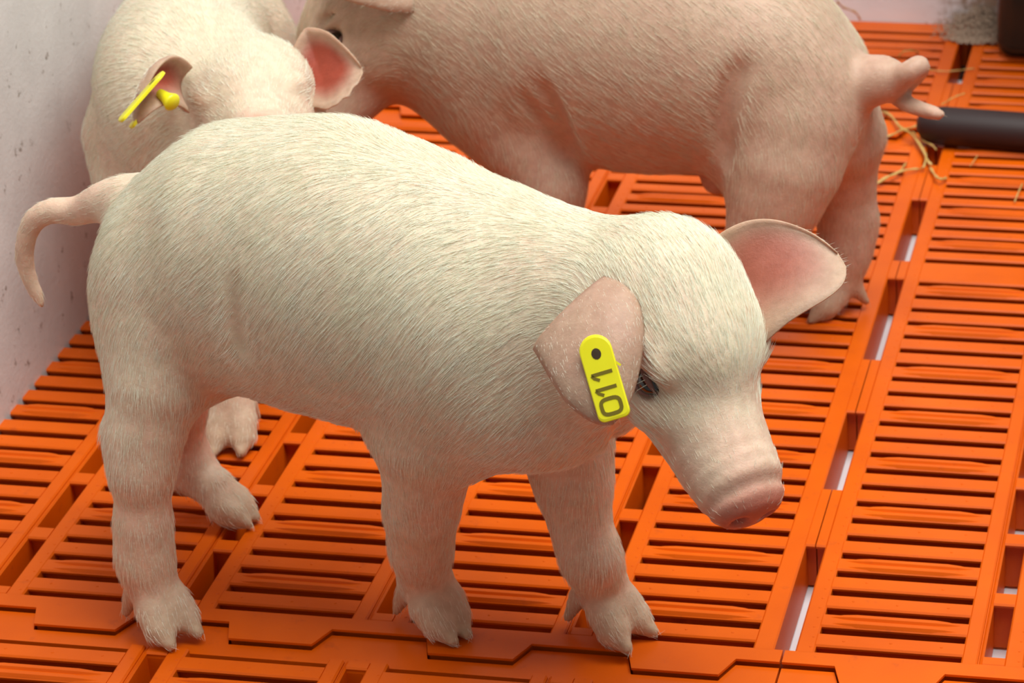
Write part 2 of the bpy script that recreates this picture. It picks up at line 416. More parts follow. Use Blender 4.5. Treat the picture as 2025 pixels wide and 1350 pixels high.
def coat(name, V, F, flow, dens, count, length, rad, mat, lift=.30, seed=1, jitter=.085):
    """short bristles lying along the flow on the skin"""
    r = np.random.default_rng(seed); N = normals(V, F)
    A = .5*np.linalg.norm(np.cross(V[F[:, 2]]-V[F[:, 0]], V[F[:, 3]]-V[F[:, 1]]), axis=1)*dens[F].mean(1)
    fi = r.choice(len(F), count, p=A/A.sum()); u, v = r.random(count), r.random(count)
    w4 = np.stack([(1-u)*(1-v), u*(1-v), u*v, (1-u)*v], 1)
    ip = lambda X: (X[F[fi]]*w4[..., None]).sum(1)
    P, n, fl = ip(V), ip(N), ip(flow); n /= np.linalg.norm(n, axis=1, keepdims=True)
    # slow swirl so that tufts part and clump
    sw = np.stack([np.sin(P[:, 1]*90+2*np.sin(P[:, 2]*60)), np.sin(P[:, 2]*80+2*np.sin(P[:, 0]*70)), np.sin(P[:, 0]*85+P[:, 1]*40)], 1)*.07
    fl = fl+sw+r.normal(0, jitter, fl.shape); t = fl-n*(fl*n).sum(1, keepdims=True); t /= np.linalg.norm(t, axis=1, keepdims=True)+1e-9
    L = length*(.55+.7*r.random(count))*(.35+.65*np.clip((dens[F[fi]]*w4).sum(1), 0, 1)); K = 5
    pts = np.zeros((count, K, 3)); s = np.linspace(0, 1, K)
    lf = lift*(.5+r.random(count))
    for i in range(K):
        pts[:, i] = P-n*.0003+(t*s[i]*L[:, None])+n*((lf*L)*(s[i]-.55*s[i]**2))[:, None]
    hc = bpy.data.hair_curves.new(name); hc.add_curves([K]*count)
    hc.attributes['position'].data.foreach_set('vector', pts.astype(np.float32).ravel())
    ra = hc.attributes.get('radius') or hc.attributes.new('radius', 'FLOAT', 'POINT')
    ra.data.foreach_set('value', (rad*np.tile(np.array([1, .95, .8, .55, .15]), count)).astype(np.float32))
    hc.materials.append(mat); return link(bpy.data.objects.new(name, hc))

def leaf(name, mat, root, mid, tip, side_a, side_b, cup, thick=.0026, curl=0., NU=26, NV=22, wid=(.62, 1.0, .92, .55), pw=.8, notch=0., deepk=.75):
    """ear flap: a cupped leaf with thickness. root/mid/tip = centre line, side_a/side_b = root corners, cup = direction of the inner face"""
    root, mid, tip = map(lambda v: np.asarray(v, float), (root, mid, tip)); A, B = np.asarray(side_a, float), np.asarray(side_b, float)
    cup = nrm(cup); across = (B-A)/2
    V = []; inner = []
    def pt(u, v):
        c = root*(1-u)**2+2*mid*u*(1-u)+tip*u*u
        wv = np.interp(u, [0, .33, .66, 1], [1, wid[1]/wid[0], wid[2]/wid[0], wid[3]/wid[0]])*max(.02, 1-u**2.6)**.5
        bend = (1-abs(v)**2)
        p = c+across*v*wv-cup*(bend*curl*wv)
        e = max(0, abs(v)-.82)/.18
        p = p+cup*(.10*e*curl)
        if notch: p = p+across*notch*(.03*math.sin(u*31)*max(0, v)**3)
        return p
    top = np.array([[pt(i/(NU-1), -1+2*j/(NV-1)) for j in range(NV)] for i in range(NU)])
    gu = np.gradient(top, axis=0); gv = np.gradient(top, axis=1); n = np.cross(gu, gv); n /= np.linalg.norm(n, axis=2, keepdims=True)+1e-12
    if (n.mean((0, 1))@cup) < 0: n = -n
    uu, vv = np.meshgrid(np.linspace(0, 1, NU), np.linspace(-1, 1, NV), indexing='ij')
    th = thick*(1+.8*(1-uu))*np.sqrt(np.clip(1-np.abs(vv)**6, .04, 1))*np.sqrt(np.clip(1-uu**8, .04, 1))
    a = top+n*th[..., None]/2; b = top-n*th[..., None]/2
    V = np.concatenate([a.reshape(-1, 3), b.reshape(-1, 3)]); o = NU*NV; F = []
    g = lambda i, j: i*NV+j
    for i in range(NU-1):
        for j in range(NV-1):
            F.append((g(i, j), g(i+1, j), g(i+1, j+1), g(i, j+1))); F.append((o+g(i, j), o+g(i, j+1), o+g(i+1, j+1), o+g(i+1, j)))
    for i in range(NU-1):
        F.append((g(i, 0), o+g(i, 0), o+g(i+1, 0), g(i+1, 0))); F.append((g(i, NV-1), g(i+1, NV-1), o+g(i+1, NV-1), o+g(i, NV-1)))
    for j in range(NV-1):
        F.append((g(0, j), g(0, j+1), o+g(0, j+1), o+g(0, j))); F.append((g(NU-1, j), o+g(NU-1, j), o+g(NU-1, j+1), g(NU-1, j+1)))
    F = np.array(F)
    if (np.cross(a[5, 6]-a[5, 5], a[6, 5]-a[5, 5])@n[5, 5]) > 0: F = F[:, ::-1]
    edge = np.clip((np.abs(vv)-.55)/.45, 0, 1)+np.clip((uu-.75)/.25, 0, 1)
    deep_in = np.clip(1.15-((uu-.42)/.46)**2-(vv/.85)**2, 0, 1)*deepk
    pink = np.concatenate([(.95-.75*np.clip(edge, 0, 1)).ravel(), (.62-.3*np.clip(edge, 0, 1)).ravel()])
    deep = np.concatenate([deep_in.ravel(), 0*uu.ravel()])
    ob = np_mesh(name, V, F, [mat], dict(pink=pink, deep=deep, hoof=0*pink))
    return ob, V, F, (tip-root)

def head(B, c, X, Y, Z, s=1.0, wrinkle=True, closed=False):
    """piglet head; X towards the snout, Y to its left, Z to the forehead; c = skull centre. returns local->world"""
    ax = np.stack([X, Y, Z]); W = lambda x, y, z: c+s*(X*x+Y*y+Z*z); back = -X+.15*Z
    e = lambda x, y, z, r, **k: B.ell(W(x, y, z), [s*q for q in r], axes=ax, **k)
    e(0, 0, 0, (.039, .0405, .043), flow=back, pink=.08, k=.012)                       # skull
    e(.024, 0, .017, (.036, .033, .023), flow=back, pink=.05, k=.012)                 # forehead
    for y in (-1, 1):
        e(.006, y*.021, -.026, (.040, .024, .030), flow=back-.3*Z, pink=.22, k=.014)  # jowl
        e(.030, y*.0285, .0135, (.020, .0115, .0095), flow=back+.4*y*Y, pink=.55, k=.007, fur=.8)    # brow
        e(.040, y*.026, -.010, (.020, .011, .010), flow=back-.3*Z, pink=.35, k=.010)  # cheek bone
    B.cone(W(.025, 0, -.004), W(.092, 0, -.014), s*.034, s*.0222, axes=ax, scale=(1, 1.0, 1), k=.015, flow=back, pink=.15, fur=.6)   # muzzle
    B.cone(W(.020, 0, -.030), W(.084, 0, -.030), s*.020, s*.0125, axes=ax, scale=(1, .85, 1), k=.010, flow=back, pink=.45, fur=.5)     # lower jaw
    if wrinkle:
        for i, (x, r) in enumerate(((.078, .0250), (.0855, .0247), (.0930, .0243), (.1005, .0232))):
            B.cone(W(x, 0, -.0125), W(x+.0015, 0, -.0130), s*r, s*r, axes=ax, scale=(3.0, 1.0, 1), k=.0025, flow=back, pink=.60, fur=.0)
    # snout disc, tilted a little forward over the mouth
    dX = nrm(X-.05*Z); dZ = nrm(Z+.05*X); dax = np.stack([dX, Y, dZ])
    B.ell(W(.111, 0, -.014), [s*.0060, s*.0212, s*.0180], axes=dax, k=.006, flow=back, pink=1.0, fur=.02, deep=.12)
    B.ell(W(.116, 0, -.0145), [s*.0040, s*.0165, s*.0145], axes=dax, k=.003, flow=back, pink=1.0, fur=0, deep=1.6)  # disc face: shade of the underside painted in as darker red
    for y in (-1, 1):
        B.ell(W(.120, y*.0085, -.0155), [s*.0085, s*.0040, s*.0048], axes=dax, k=.003, cut=True)      # nostrils
        if closed:
            B.ell(W(.0390, y*.0310, .0020), [s*.0095, s*.0075, s*.0070], axes=ax, k=.003, flow=back, pink=.45, fur=.3)
            B.cone(W(.0310, y*.0385, .0015), W(.0470, y*.0365, -.0005), s*.0012, s*.0012, k=.002, cut=True); continue
        B.ell(W(.0410, y*.0352, .0008), [s*.0112, s*.0085, s*.0072], axes=ax, k=.004, cut=True)         # eye sockets
    for y in (-1, 1):
        if not closed:      # crease above the eye
            for a, b in (((.022, .0375, .010), (.036, .0390, .0145)), ((.036, .0390, .0145), (.054, .0330, .0085))):
                B.cone(W(a[0], y*a[1], a[2]), W(b[0], y*b[1], b[2]), s*.0016, s*.0016, k=.006, cut=True)
        B.cone(W(.060, y*.0245, -.0275), W(.100, y*.0150, -.0300), s*.0016, s*.0010, k=.003, cut=True)   # mouth line
    return W, ax

def limb(B, pts, flow, k=.016, pink=.25, fur=.8, body_ax=None, scale=(1, 1, 1)):
    for i in range(len(pts)-1):
        (a, ra), (b, rb) = pts[i], pts[i+1]
        B.cone(a, b, ra, rb, k=k, flow=flow, pink=pink, fur=fur, axes=body_ax, scale=scale)
def hoof(B, fet, tip_dir, side, size=1.0, drop=None, dew=True, spread=.30):
    """cloven foot: fet = fetlock centre, tip_dir = horizontal heading of the toes; toes reach down to z=0"""
    f = nrm([tip_dir[0], tip_dir[1], 0]); l = np.array([-f[1], f[0], 0]); z0 = fet[2]
    for y in (-1, 1):
        k = np.array([fet[0], fet[1], 0])+f*.008*size+l*y*.0058*size+np.array([0, 0, z0*.60])
        m = np.array([fet[0], fet[1], 0])+f*.0150*size+l*y*(.0060+.006*spread)*size+np.array([0, 0, .0105*size])
        t = np.array([fet[0], fet[1], 0])+f*.0265*size+l*y*(.0048+.014*spread)*size+np.array([0, 0, .0042*size])
        B.cone(fet, k, .0110*size, .0098*size, k=.006, flow=(0, 0, -1), pink=.3, fur=.6)
        B.cone(k, m, .0100*size, .0096*size, k=.005, flow=(f*.5+np.array([0, 0, -1])), pink=.35, fur=.5, hoof=.2)
        B.cone(m, t, .0088*size, .0038*size, k=.0020, flow=f, pink=.2, fur=.05, hoof=.75)
        if dew:
            a = np.array([fet[0], fet[1], 0])-f*.009*size+l*y*.0075*size+np.array([0, 0, z0*.72])
            b = np.array([fet[0], fet[1], 0])-f*.0165*size+l*y*.0105*size+np.array([0, 0, z0*.16+.002])
            B.cone(a, b, .0062*size, .0028*size, k=.0045, flow=(0, 0, -1), pink=.25, fur=.2, hoof=.6)

def tube_mesh(name, pts, rads, mat, parent=None, seg=8):
    pts = np.array(pts, float); V = []; F = []; n = len(pts); up = np.array([.13, .21, .97])
    for i in range(n):
        t = nrm(pts[min(i+1, n-1)]-pts[max(i-1, 0)]); a = nrm(np.cross(t, up)); b = np.cross(t, a)
        for k in range(seg): g = 2*math.pi*k/seg; V.append(pts[i]+rads[i]*(a*math.cos(g)+b*math.sin(g)))
    for i in range(n-1):
        for k in range(seg): F.append((i*seg+k, i*seg+(k+1) % seg, (i+1)*seg+(k+1) % seg, (i+1)*seg+k))
    F.append(tuple(range(seg-1, -1, -1))); F.append(tuple((n-1)*seg+k for k in range(seg)))
    return mesh_obj(name, V, F, mat, parent)
def curve_pts(ctrl, n=24):
    """Catmull-Rom through ctrl"""
    c = [2*np.array(ctrl[0])-np.array(ctrl[1])]+[np.array(x, float) for x in ctrl]+[2*np.array(ctrl[-1])-np.array(ctrl[-2])]
    out = []; m = len(ctrl)-1
    for i in range(n):
        x = i/(n-1)*m; k = min(int(x), m-1); t = x-k; a, b, d, e = c[k], c[k+1], c[k+2], c[k+3]
        out.append(.5*((2*b)+(-a+d)*t+(2*a-5*b+4*d-e)*t*t+(-a+3*b-3*d+e)*t**3))
    return out
def measure(px, py, O, n):
    """point of the photo on a vertical plane through O: used to take lengths and heights off the photograph"""
    d = FWD+RGT*(px-PPX)/FPX-UPV*(py-PPY)/FPX; t = ((np.asarray(O, float)-CAM)@n)/(d@n); return CAM+d*t
Zw = np.array([0, 0, 1.])
def camvec(r, u, t): return nrm(RGT*r+UPV*u-FWD*t)
def at_depth(px, py, D): return CAM+(FWD+RGT*(px-PPX)/FPX-UPV*(py-PPY)/FPX)*D
def ctag(o, parent): o.parent = parent; o.location = -Vector(parent.location); return o
FUR = 1.0
def surf(B, px, py):
    d = FWD+RGT*(px-PPX)/FPX-UPV*(py-PPY)/FPX; t = np.linspace(1.35, 2.25, 900); P = CAM+t[:, None]*d
    m = np.full(len(P), .04)
    for q in B.p: g = B.dist(q, P); e = np.maximum(q['k']-np.abs(m-g), 0)/q['k']; m = np.minimum(m, g)-e*e*q['k']*.25
    return P[int(np.argmax(m < 0))]
def crease(B, path, r=.0026, k=.012, deep=.0006):
    P = [surf(B, x, y)-FWD*(r*1.15) for x, y in path]
    C = curve_pts(P, 3*len(P))
    for i in range(len(C)-1):
        f = lambda j: r*(.35+.65*math.sin(math.pi*(j+.5)/len(C)))
        B.cone(C[i], C[i+1], f(i), f(i+1), k=k, cut=True)
def finish(root, B, h, fur_n, length, rad, seed, lift=.28, skin=None, cmat=None, eyes=()):
    V, F = B.mesh(h); pink, deep, hf, fur, flow = B.attrs(V)
    for e in eyes: fur = fur*np.clip((np.linalg.norm(V-e, axis=1)-.0095)/.005, 0, 1)
    body = ctag(np_mesh('body', V, F, [skin or SKIN], dict(pink=pink, deep=deep, hoof=hf)), root)
    if fur_n: ctag(coat('coat', V, F, flow, fur, int(fur_n*FUR), length, rad, cmat or COAT, seed=seed, lift=lift), root)
    return body, V, F
def eyeball(root, W, s, y, X, Y, Z, closed=False):
    c = W(.0405, y*.0272, .0008); V = []; F = []; n, m = 10, 16
    for i in range(n+1):
        a = math.pi*i/n
        for j in range(m): b = 2*math.pi*j/m; V.append(c+s*.0086*(Y*y*math.cos(a)+math.sin(a)*(X*math.cos(b)+Z*math.sin(b)*.85)))
    for i in range(n):
        for j in range(m): F.append((i*m+j, i*m+(j+1) % m, (i+1)*m+(j+1) % m, (i+1)*m+j))
    e = ctag(mesh_obj('eye', V, F, EYE), root)
    # lid rims and pale lashes
    for nm, dz, zz in (('upper_eyelid', 1, .0050), ('lower_eyelid', -1, -.0044)):
        P = [c+s*(X*(-.0085+.017*t)+Y*y*(.0072*math.sin(math.pi*t)**.5-.0008)+Z*(zz*math.sin(math.pi*t)-.0004)) for t in np.linspace(0, 1, 13)]
        o = tube_mesh(nm, P, [s*(.0008+.0010*math.sin(math.pi*t)) for t in np.linspace(0, 1, 13)], LID, seg=8); ctag(o, root)
    V = []; F = []
    for k in range(3):
        t = .42+.28*k/2; a = c+s*(X*(-.0085+.017*t)+Y*y*(.0078)+Z*.0050*math.sin(math.pi*t))
        b = a+s*(Y*y*.0050-Z*.0022+X*.004*(t-.5)); d = b+s*(-Z*.0052+Y*y*.0012+X*.002*(t-.5)); o = len(V)
        for p, r in ((a, .00022), (b, .00018), (d, .00006)): V += [p+X*r*s, p-X*r*s*.5+Z*r*s, p-X*r*s*.5-Z*r*s]
        for q in (0, 3):
            for j in range(3): F.append((o+q+j, o+q+(j+1) % 3, o+q+3+(j+1) % 3, o+q+3+j))
    ctag(mesh_obj('eyelashes', V, F, LASH), root); return e

# ================================================================== piglet 1: nearest, tag 0 1 1
O1 = np.array([-.175, -.010, 0]); h1 = nrm([.974, -.226, 0]); r1 = np.array([h1[1], -h1[0], 0]); AX1 = np.stack([h1, r1, Zw])
def m1(px, py, s=0.): return measure(px, py, O1+r1*s, r1)
def b1(a, s, z): return O1+h1*a+r1*s+Zw*z
pig1 = empty('piglet', (-.29, .02, 0)); tag(pig1, 'nearest pale piglet in profile, wearing the flat yellow ear tag 011', 'piglet', 'piglets on the slats')
B = Body(); back = -h1*.75-Zw*.85
TS = dict(axes=AX1, scale=(1, 1.16, 1))
spine = [((-.214, 0, .188), .0545), ((-.194, 0, .210), .064), ((-.158, 0, .226), .078), ((-.105, 0, .230), .0835), ((-.050, 0, .219), .0800), ((-.005, .0, .209), .0715), ((.035, .002, .206), .060)]
pinks = [.15, .08, .05, .05, .05, .05, .05]
for i in range(len(spine)-1):
    (a, ra), (b, rb) = spine[i], spine[i+1]
    B.cone(b1(*a), b1(*b), ra, rb, k=.02, flow=back, pink=.08, **TS)
B.ell(b1(-.10, .0, .184), [.080, .036, .030], axes=AX1, k=.03, flow=-h1-Zw*.2, pink=1.0, fur=.35, deep=.12)      # belly
B.ell(b1(-.160, .0, .182), [.030, .026, .018], axes=AX1, k=.02, flow=-h1, pink=1.0, fur=.2, deep=.2)
# hams, shoulders
B.ell(b1(-.210, .030, .194), [.037, .033, .062], axes=AX1, k=.022, flow=back-.5*Zw, pink=.18)
B.ell(b1(-.208, -.030, .196), [.038, .030, .056], axes=AX1, k=.022, flow=back-.5*Zw, pink=.6)
B.ell(b1(-.018, .034, .190), [.042, .030, .066], axes=AX1, k=.022, flow=back-.6*Zw, pink=.12)
B.ell(b1(.004, -.030, .190), [.040, .030, .062], axes=AX1, k=.022, flow=back-.6*Zw, pink=.3)
# near hind leg
down = np.array([-.1, 0, -1.])
limb(B, [(m1(322, 575, .026), .0345), (m1(320, 660, .037), .0305), (m1(306, 760, .052), .0235), (m1(285, 860, .062), .0195), (m1(280, 930, .068), .0158), (m1(283, 1030, .070), .0138), (m1(286, 1100, .071), .0142), (m1(294, 1145, .072), .0145)], down, pink=.28)
B.cone(m1(236, 850, .064), m1(250, 885, .066), .0085, .0085, k=.010, flow=down, pink=.3)               # point of hock
hoof(B, m1(300, 1145, .070), (.80, -.60), 1, 1.08, spread=.30)
# far hind leg
limb(B, [(m1(352, 690, -.045), .026), (m1(345, 800, -.052), .0180), (m1(350, 880, -.056), .0150), (m1(374, 925, -.058), .0128), (m1(412, 958, -.058), .0118)], down, pink=.65, fur=.5)
hoof(B, m1(424, 962, -.056), (.97, -.24), 1, .98, spread=.0, dew=False)
# near fore leg
limb(B, [(m1(848, 710, .026), .037), (m1(842, 850, .030), .0285), (m1(840, 950, .028), .0205), (m1(833, 1010, .024), .0185), (m1(832, 1075, .018), .0158), (m1(838, 1135, .010), .0165)], down, pink=.25)
hoof(B, m1(842, 1140, .009), (.80, -.60), 1, 1.10, spread=.0)
# far fore leg
limb(B, [(m1(1090, 780, -.026), .036), (m1(1120, 870, -.024), .0245), (m1(1135, 960, -.020), .0195), (m1(1150, 1045, -.017), .0142), (m1(1170, 1105, -.016), .0150), (m1(1185, 1145, -.021), .0152)], down, pink=.35)
hoof(B, m1(1188, 1147, -.023), (.86, -.50), 1, 1.12, spread=.40)
# head and neck
S1 = 1.08
D1 = (m1(1310, 600, .022)-CAM)@FWD; c1 = at_depth(1310, 600, D1)
X1 = camvec(.44, -.845, .30); Y1 = camvec(.80, .20, -.57); Y1 = nrm(Y1-X1*(Y1@X1)); Z1 = np.cross(X1, Y1)
W1, hax1 = head(B, c1, X1, Y1, Z1, S1)
nk = nrm(c1-b1(.02, 0, .22))
B.cone(b1(.010, .004, .212), c1-.002*X1-.006*Z1, .062, .040, k=.022, flow=-nk-.4*Zw, pink=.05)
B.cone(b1(.030, .018, .185), W1(-.004, 0, -.030), .046, .034, k=.020, flow=-nk-.6*Zw, pink=.25, fur=.8)
B.cone(b1(.010, -.002, .252), m1(1275, 520, .012)-Zw*.012, .028, .022, k=.03, flow=-nk, pink=.03, fur=1.2)     # crest
# tail: thick root, hanging in an open curl
tl = curve_pts([m1(245, 392, 0), m1(195, 402, 0), m1(150, 418, 0), m1(102, 416, .004), m1(64, 440, .008), m1(48, 495, .010), m1(56, 545, .010), m1(82, 602, .010)], 18)
tr = np.interp(np.linspace(0, 1, 18), [0, .2, .4, .7, 1], [.0135, .0078, .0058, .0044, .0026])
for i in range(17): B.cone(tl[i], tl[i+1], tr[i], tr[i+1], k=.006 if i else .014, flow=tl[i+1]-tl[i], pink=.45, fur=.25)
crease(B, [(462, 560), (460, 610), (466, 655), (484, 705)], .0016, .009)
crease(B, [(1245, 815), (1225, 860), (1190, 890)], .0016, .008)
crease(B, [(1300, 905), (1312, 930), (1330, 948)], .0020, .005)
body1, V1, F1 = finish(pig1, B, .0022, 90000, .0115, .00010, 3, lift=.16, eyes=[W1(.0405, y*.036, .001) for y in (-1, 1)])
for y in (-1, 1): eyeball(pig1, W1, S1, y, X1, Y1, Z1)
# ears
def ear(root_obj, mat, corners, mid, tip, cup, seed, fur_n=1000, **k):
    A, Bc = corners; ob, V, F, ax = leaf('ear', mat, (A+Bc)/2, mid, tip, A, Bc, cup, **k)
    ctag(ob, root_obj)
    half = len(V)//2; n = normals(V, F); out = -nrm(cup)
    dens = np.where((n@out) > .1, 1., .12)
    if fur_n: ctag(coat('ear_hair', V, F, np.repeat(nrm(ax)[None], len(V), 0), dens, int(fur_n*FUR), .0050, .00008, COAT, seed=seed, lift=.10), root_obj)
    return ob
toC = -FWD
rA, rB = at_depth(1055, 690, D1-.036), at_depth(1222, 535, D1-.026)
ear_r = ear(pig1, EAR, (rA, rB), at_depth(1190, 662, D1-.062), at_depth(1224, 828, D1-.060), -(toC*.85+RGT*.1+UPV*.25), 11, curl=.010, wid=(.62, .66, .68, .60), thick=.0030, fur_n=650)
lA, lB = at_depth(1385, 498, D1+.020), at_depth(1500, 690, D1-.012)
ear_l = ear(pig1, EAR, (lA, lB), at_depth(1525, 492, D1-.012), at_depth(1664, 512, D1+.000), camvec(.1, -.35, .8), 12, curl=.013, wid=(.62, .62, .64, .64), thick=.0030, fur_n=500)

def ear_tag(parent_obj, P, along, nrml, L, Wd, text=True, T=.0014):
    """flat rounded yellow plate with pin hole and moulded digits; P = centre of the round end, along = towards the far end"""
    u = nrm(along); n = nrm(nrml-u*(nrml@u)); v = np.cross(n, u); R = Wd/2
    out = [(-R*math.cos(a), R*math.sin(a)) for a in np.linspace(-math.pi/2, math.pi/2, 15)]
    c = R*.42; E_ = L-R
    out = out+[(E_-c+c*math.sin(a), R-c+c*math.cos(a)) for a in np.linspace(0, math.pi/2, 6)]+[(E_-c+c*math.cos(a), -R+c-c*math.sin(a)) for a in np.linspace(0, math.pi/2, 6)]
    rings = [(-T, 1), (0, 1), (T*.35, .985), (T*.6, .93)]; V = []; F = []; m = []
    nO = len(out)
    cx = (L-2*R)/2
    for z, sc in rings: V += [P+u*(cx+(x-cx)*sc)+v*y*sc+n*z for x, y in out]
    for i in range(len(rings)-1):
        for j in range(nO): F.append((i*nO+j, i*nO+(j+1) % nO, (i+1)*nO+(j+1) % nO, (i+1)*nO+j)); m.append(0)
    F.append(tuple((len(rings)-1)*nO+j for j in range(nO))); m.append(0); F.append(tuple(range(nO-1, -1, -1))); m.append(0)
    def stroke(pts, r, z, mi):
        o = len(V); pts = [np.array(p, float) for p in pts]; closed = np.allclose(pts[0], pts[-1]); k = len(pts)
        for i in range(k):
            a = pts[i-1] if i else (pts[-2] if closed else pts[0]); b = pts[i+1] if i < k-1 else (pts[1] if closed else pts[-1])
            t = nrm(b-a); q = np.array([-t[1], t[0]])*r
            for s_, zz in ((1, z-.0003), (1, z), (-1, z), (-1, z-.0003)): x, y = pts[i]+q*s_; V.append(P+u*x+v*y+n*zz)
        for i in range(k-1):
            for j in range(3): F.append((o+4*i+j, o+4*i+j+1, o+4*i+j+5, o+4*i+j+4)); m.append(mi)
    z = T*.6+.00025
    o = len(V); V.append(P+n*(z))
    for k in range(14): a = 2*math.pi*k/14; V.append(P+u*(.0015+R*.30*math.cos(a)*1.15)+v*R*.30*math.sin(a)+n*(z-.0001))
    for k in range(14): F.append((o, o+1+k, o+1+(k+1) % 14)); m.append(2)
    if text:   # digits read from the far end towards the pin: 0 1 1 ; their tops point to -v side
        hgt = R*1.30
        def gl(cx_, pts, r): stroke([(cx_-gx, gy*hgt) for gx, gy in pts], r, z, 1)
        sgn = 1 if (v@RGT) < 0 else -1       # glyph up = image left
        for cx_ in (R*1.38, R*2.32): 
            gl(cx_, [(.0, -.5*sgn), (.0, .5*sgn)], R*.105); gl(cx_, [(0, .5*sgn), (-R*.20, .40*sgn), (-R*.38, .18*sgn)], R*.09)
        a_ = R*.47
        pts = []
        for k in range(25):
            g = 2*math.pi*k/24; ex = abs(math.cos(g))**.6*math.copysign(1, math.cos(g)); ey = abs(math.sin(g))**.6*math.copysign(1, math.sin(g)); pts.append((a_*ex, .46*sgn*ey))
        pts[-1] = pts[0]; gl(R*3.42, pts, R*.115)
        if True: stroke([(R*.95, -R*.97*sgn), (R*1.25, -R*1.22*sgn)], R*.07, T*.4, 0)
    o = mesh_obj('ear_tag', V, F, [YELLOW, INK, PINHOLE], smooth=False, mat_idx=m); return o
def on_surface(ob, px, py, gap):
    """point just in front of the ear's outer face"""
    V = np.empty(len(ob.data.vertices)*3); ob.data.vertices.foreach_get('co', V); V = V.reshape(-1, 3); d = V-CAM; z = d@FWD
    q = np.stack([PPX+FPX*(d@RGT)/z-px, PPY-FPX*(d@UPV)/z-py], 1); k = np.argsort((q**2).sum(1))[:6]
    return at_depth(px, py, z[k].min()-gap)
p0, p1 = on_surface(ear_r, 1178, 694, .0030), on_surface(ear_r, 1209, 800, .0030)
tg = ear_tag(ear_r, p0, p1-p0, toC*.95-RGT*.1+UPV*.05, .0455, .0172)
tg.parent = ear_r; tg.matrix_parent_inverse = Matrix.Identity(4); tg.location = (0, 0, 0)

# ================================================================== piglet 2: behind, facing left
O2 = np.array([-.075, .430, 0]); h2 = nrm([-.985, .174, 0]); r2 = np.array([-h2[1], h2[0], 0]); AX2 = np.stack([h2, r2, Zw])
def m2(px, py, s=0.): return measure(px, py, O2+r2*s, r2)
def b2(a, s, z): return O2+h2*a+r2*s+Zw*z
pig2 = empty('piglet', (-.17, .45, 0)); tag(pig2, 'piglet behind the tagged one, facing left, with a curled tail', 'piglet', 'piglets on the slats')
B = Body(); back = -h2*.8-Zw*.55; TS = dict(axes=AX2, scale=(1, 1.16, 1))
spine = [((.004, 0, .176), .056), ((.035, 0, .196), .070), ((.085, 0, .207), .084), ((.14, 0, .210), .088), ((.19, 0, .208), .085), ((.235, 0, .206), .076), ((.27, 0, .208), .064)]
for i in range(len(spine)-1):
    (a, ra), (b, rb) = spine[i], spine[i+1]
    B.cone(b2(*a), b2(*b), ra, rb, k=.02, flow=back, pink=.3, **TS)
B.ell(b2(.13, 0, .145), [.085, .038, .028], axes=AX2, k=.03, flow=-h2, pink=.8, fur=.5)
B.ell(b2(.012, .029, .168), [.050, .031, .078], axes=AX2, k=.02, flow=back-.5*Zw, pink=.25)
B.ell(b2(.008, -.034, .160), [.050, .034, .068], axes=AX2, k=.02, flow=back-.5*Zw, pink=.4)
B.ell(b2(.215, .034, .170), [.045, .030, .060], axes=AX2, k=.02, flow=back-.6*Zw, pink=.35)
B.ell(b2(.225, -.034, .165), [.042, .028, .055], axes=AX2, k=.02, flow=back-.6*Zw, pink=.4)
limb(B, [(m2(1565, 250, .028), .036), (m2(1550, 330, .036), .034), (m2(1530, 405, .044), .0275), (m2(1505, 470, .050), .0205), (m2(1465, 540, .056), .0160), (m2(1448, 600, .056), .0155)], down, pink=.35)
hoof(B, m2(1445, 605, .056), (-.9, -.3), 1, 1.08)
limb(B, [(m2(1662, 280, -.030), .033), (m2(1668, 375, -.036), .0200), (m2(1676, 445, -.036), .0180), (m2(1670, 500, -.032), .0160), (m2(1660, 550, -.027), .0150)], down, pink=.5)
B.cone(m2(1705, 430, -.036), m2(1700, 455, -.036), .0085, .0085, k=.01, flow=down, pink=.4)
hoof(B, m2(1656, 548, -.026), (-.75, -.65), 1, 1.08)
limb(B, [(m2(1000, 200, .026), .040), (m2(1060, 300, .038), .0280), (m2(1092, 370, .046), .0210), (m2(1100, 450, .046), .0165), (m2(1095, 520, .037), .0165)], down, pink=.45)
hoof(B, m2(1090, 525, .036), (-.9, -.4), 1, 1.05)
limb(B, [(b2(.235, -.035, .150), .038), (b2(.235, -.036, .090), .021), (b2(.240, -.036, .035), .016)], down, pink=.45)
hoof(B, b2(.242, -.036, .034), (-.9, -.1), 1, 1.05)
S2h = 1.04
c2 = m2(754, 24, .008); D2 = (c2-CAM)@FWD
X2 = camvec(-.66, -.74, .02); Y2 = camvec(-.05, .10, .97); Y2 = nrm(Y2-X2*(Y2@X2)); Z2 = np.cross(X2, Y2)
W2, hax2 = head(B, c2, X2, Y2, Z2, S2h, wrinkle=False)
nk = nrm(c2-b2(.26, 0, .21))
B.cone(b2(.25, 0, .212), c2-.008*X2, .066, .047, k=.022, flow=-nk-.4*Zw, pink=.3)
B.cone(b2(.25, 0, .165), W2(-.004, 0, -.030), .046, .035, k=.020, flow=-nk-.6*Zw, pink=.45)
tl = curve_pts([m2(1705, 165, 0), m2(1742, 156, 0), m2(1775, 156, .004), m2(1798, 142, .010), m2(1818, 130, .004), m2(1816, 142, -.006), m2(1795, 165, -.010), m2(1775, 185, -.006), m2(1790, 204, 0), m2(1822, 216, .002), m2(1858, 226, .004)], 30)
tr = np.interp(np.linspace(0, 1, 30), [0, .12, .3, .6, 1], [.014, .0100, .0062, .0053, .0040])
for i in range(29): B.cone(tl[i], tl[i+1], tr[i], tr[i+1], k=.004 if i > 4 else .012, flow=tl[i+1]-tl[i], pink=.5, fur=.15)
B.ell(m2(1418, 358, .010), [.012, .009, .010], axes=AX2, k=.008, flow=-h2, pink=.9, fur=.2)
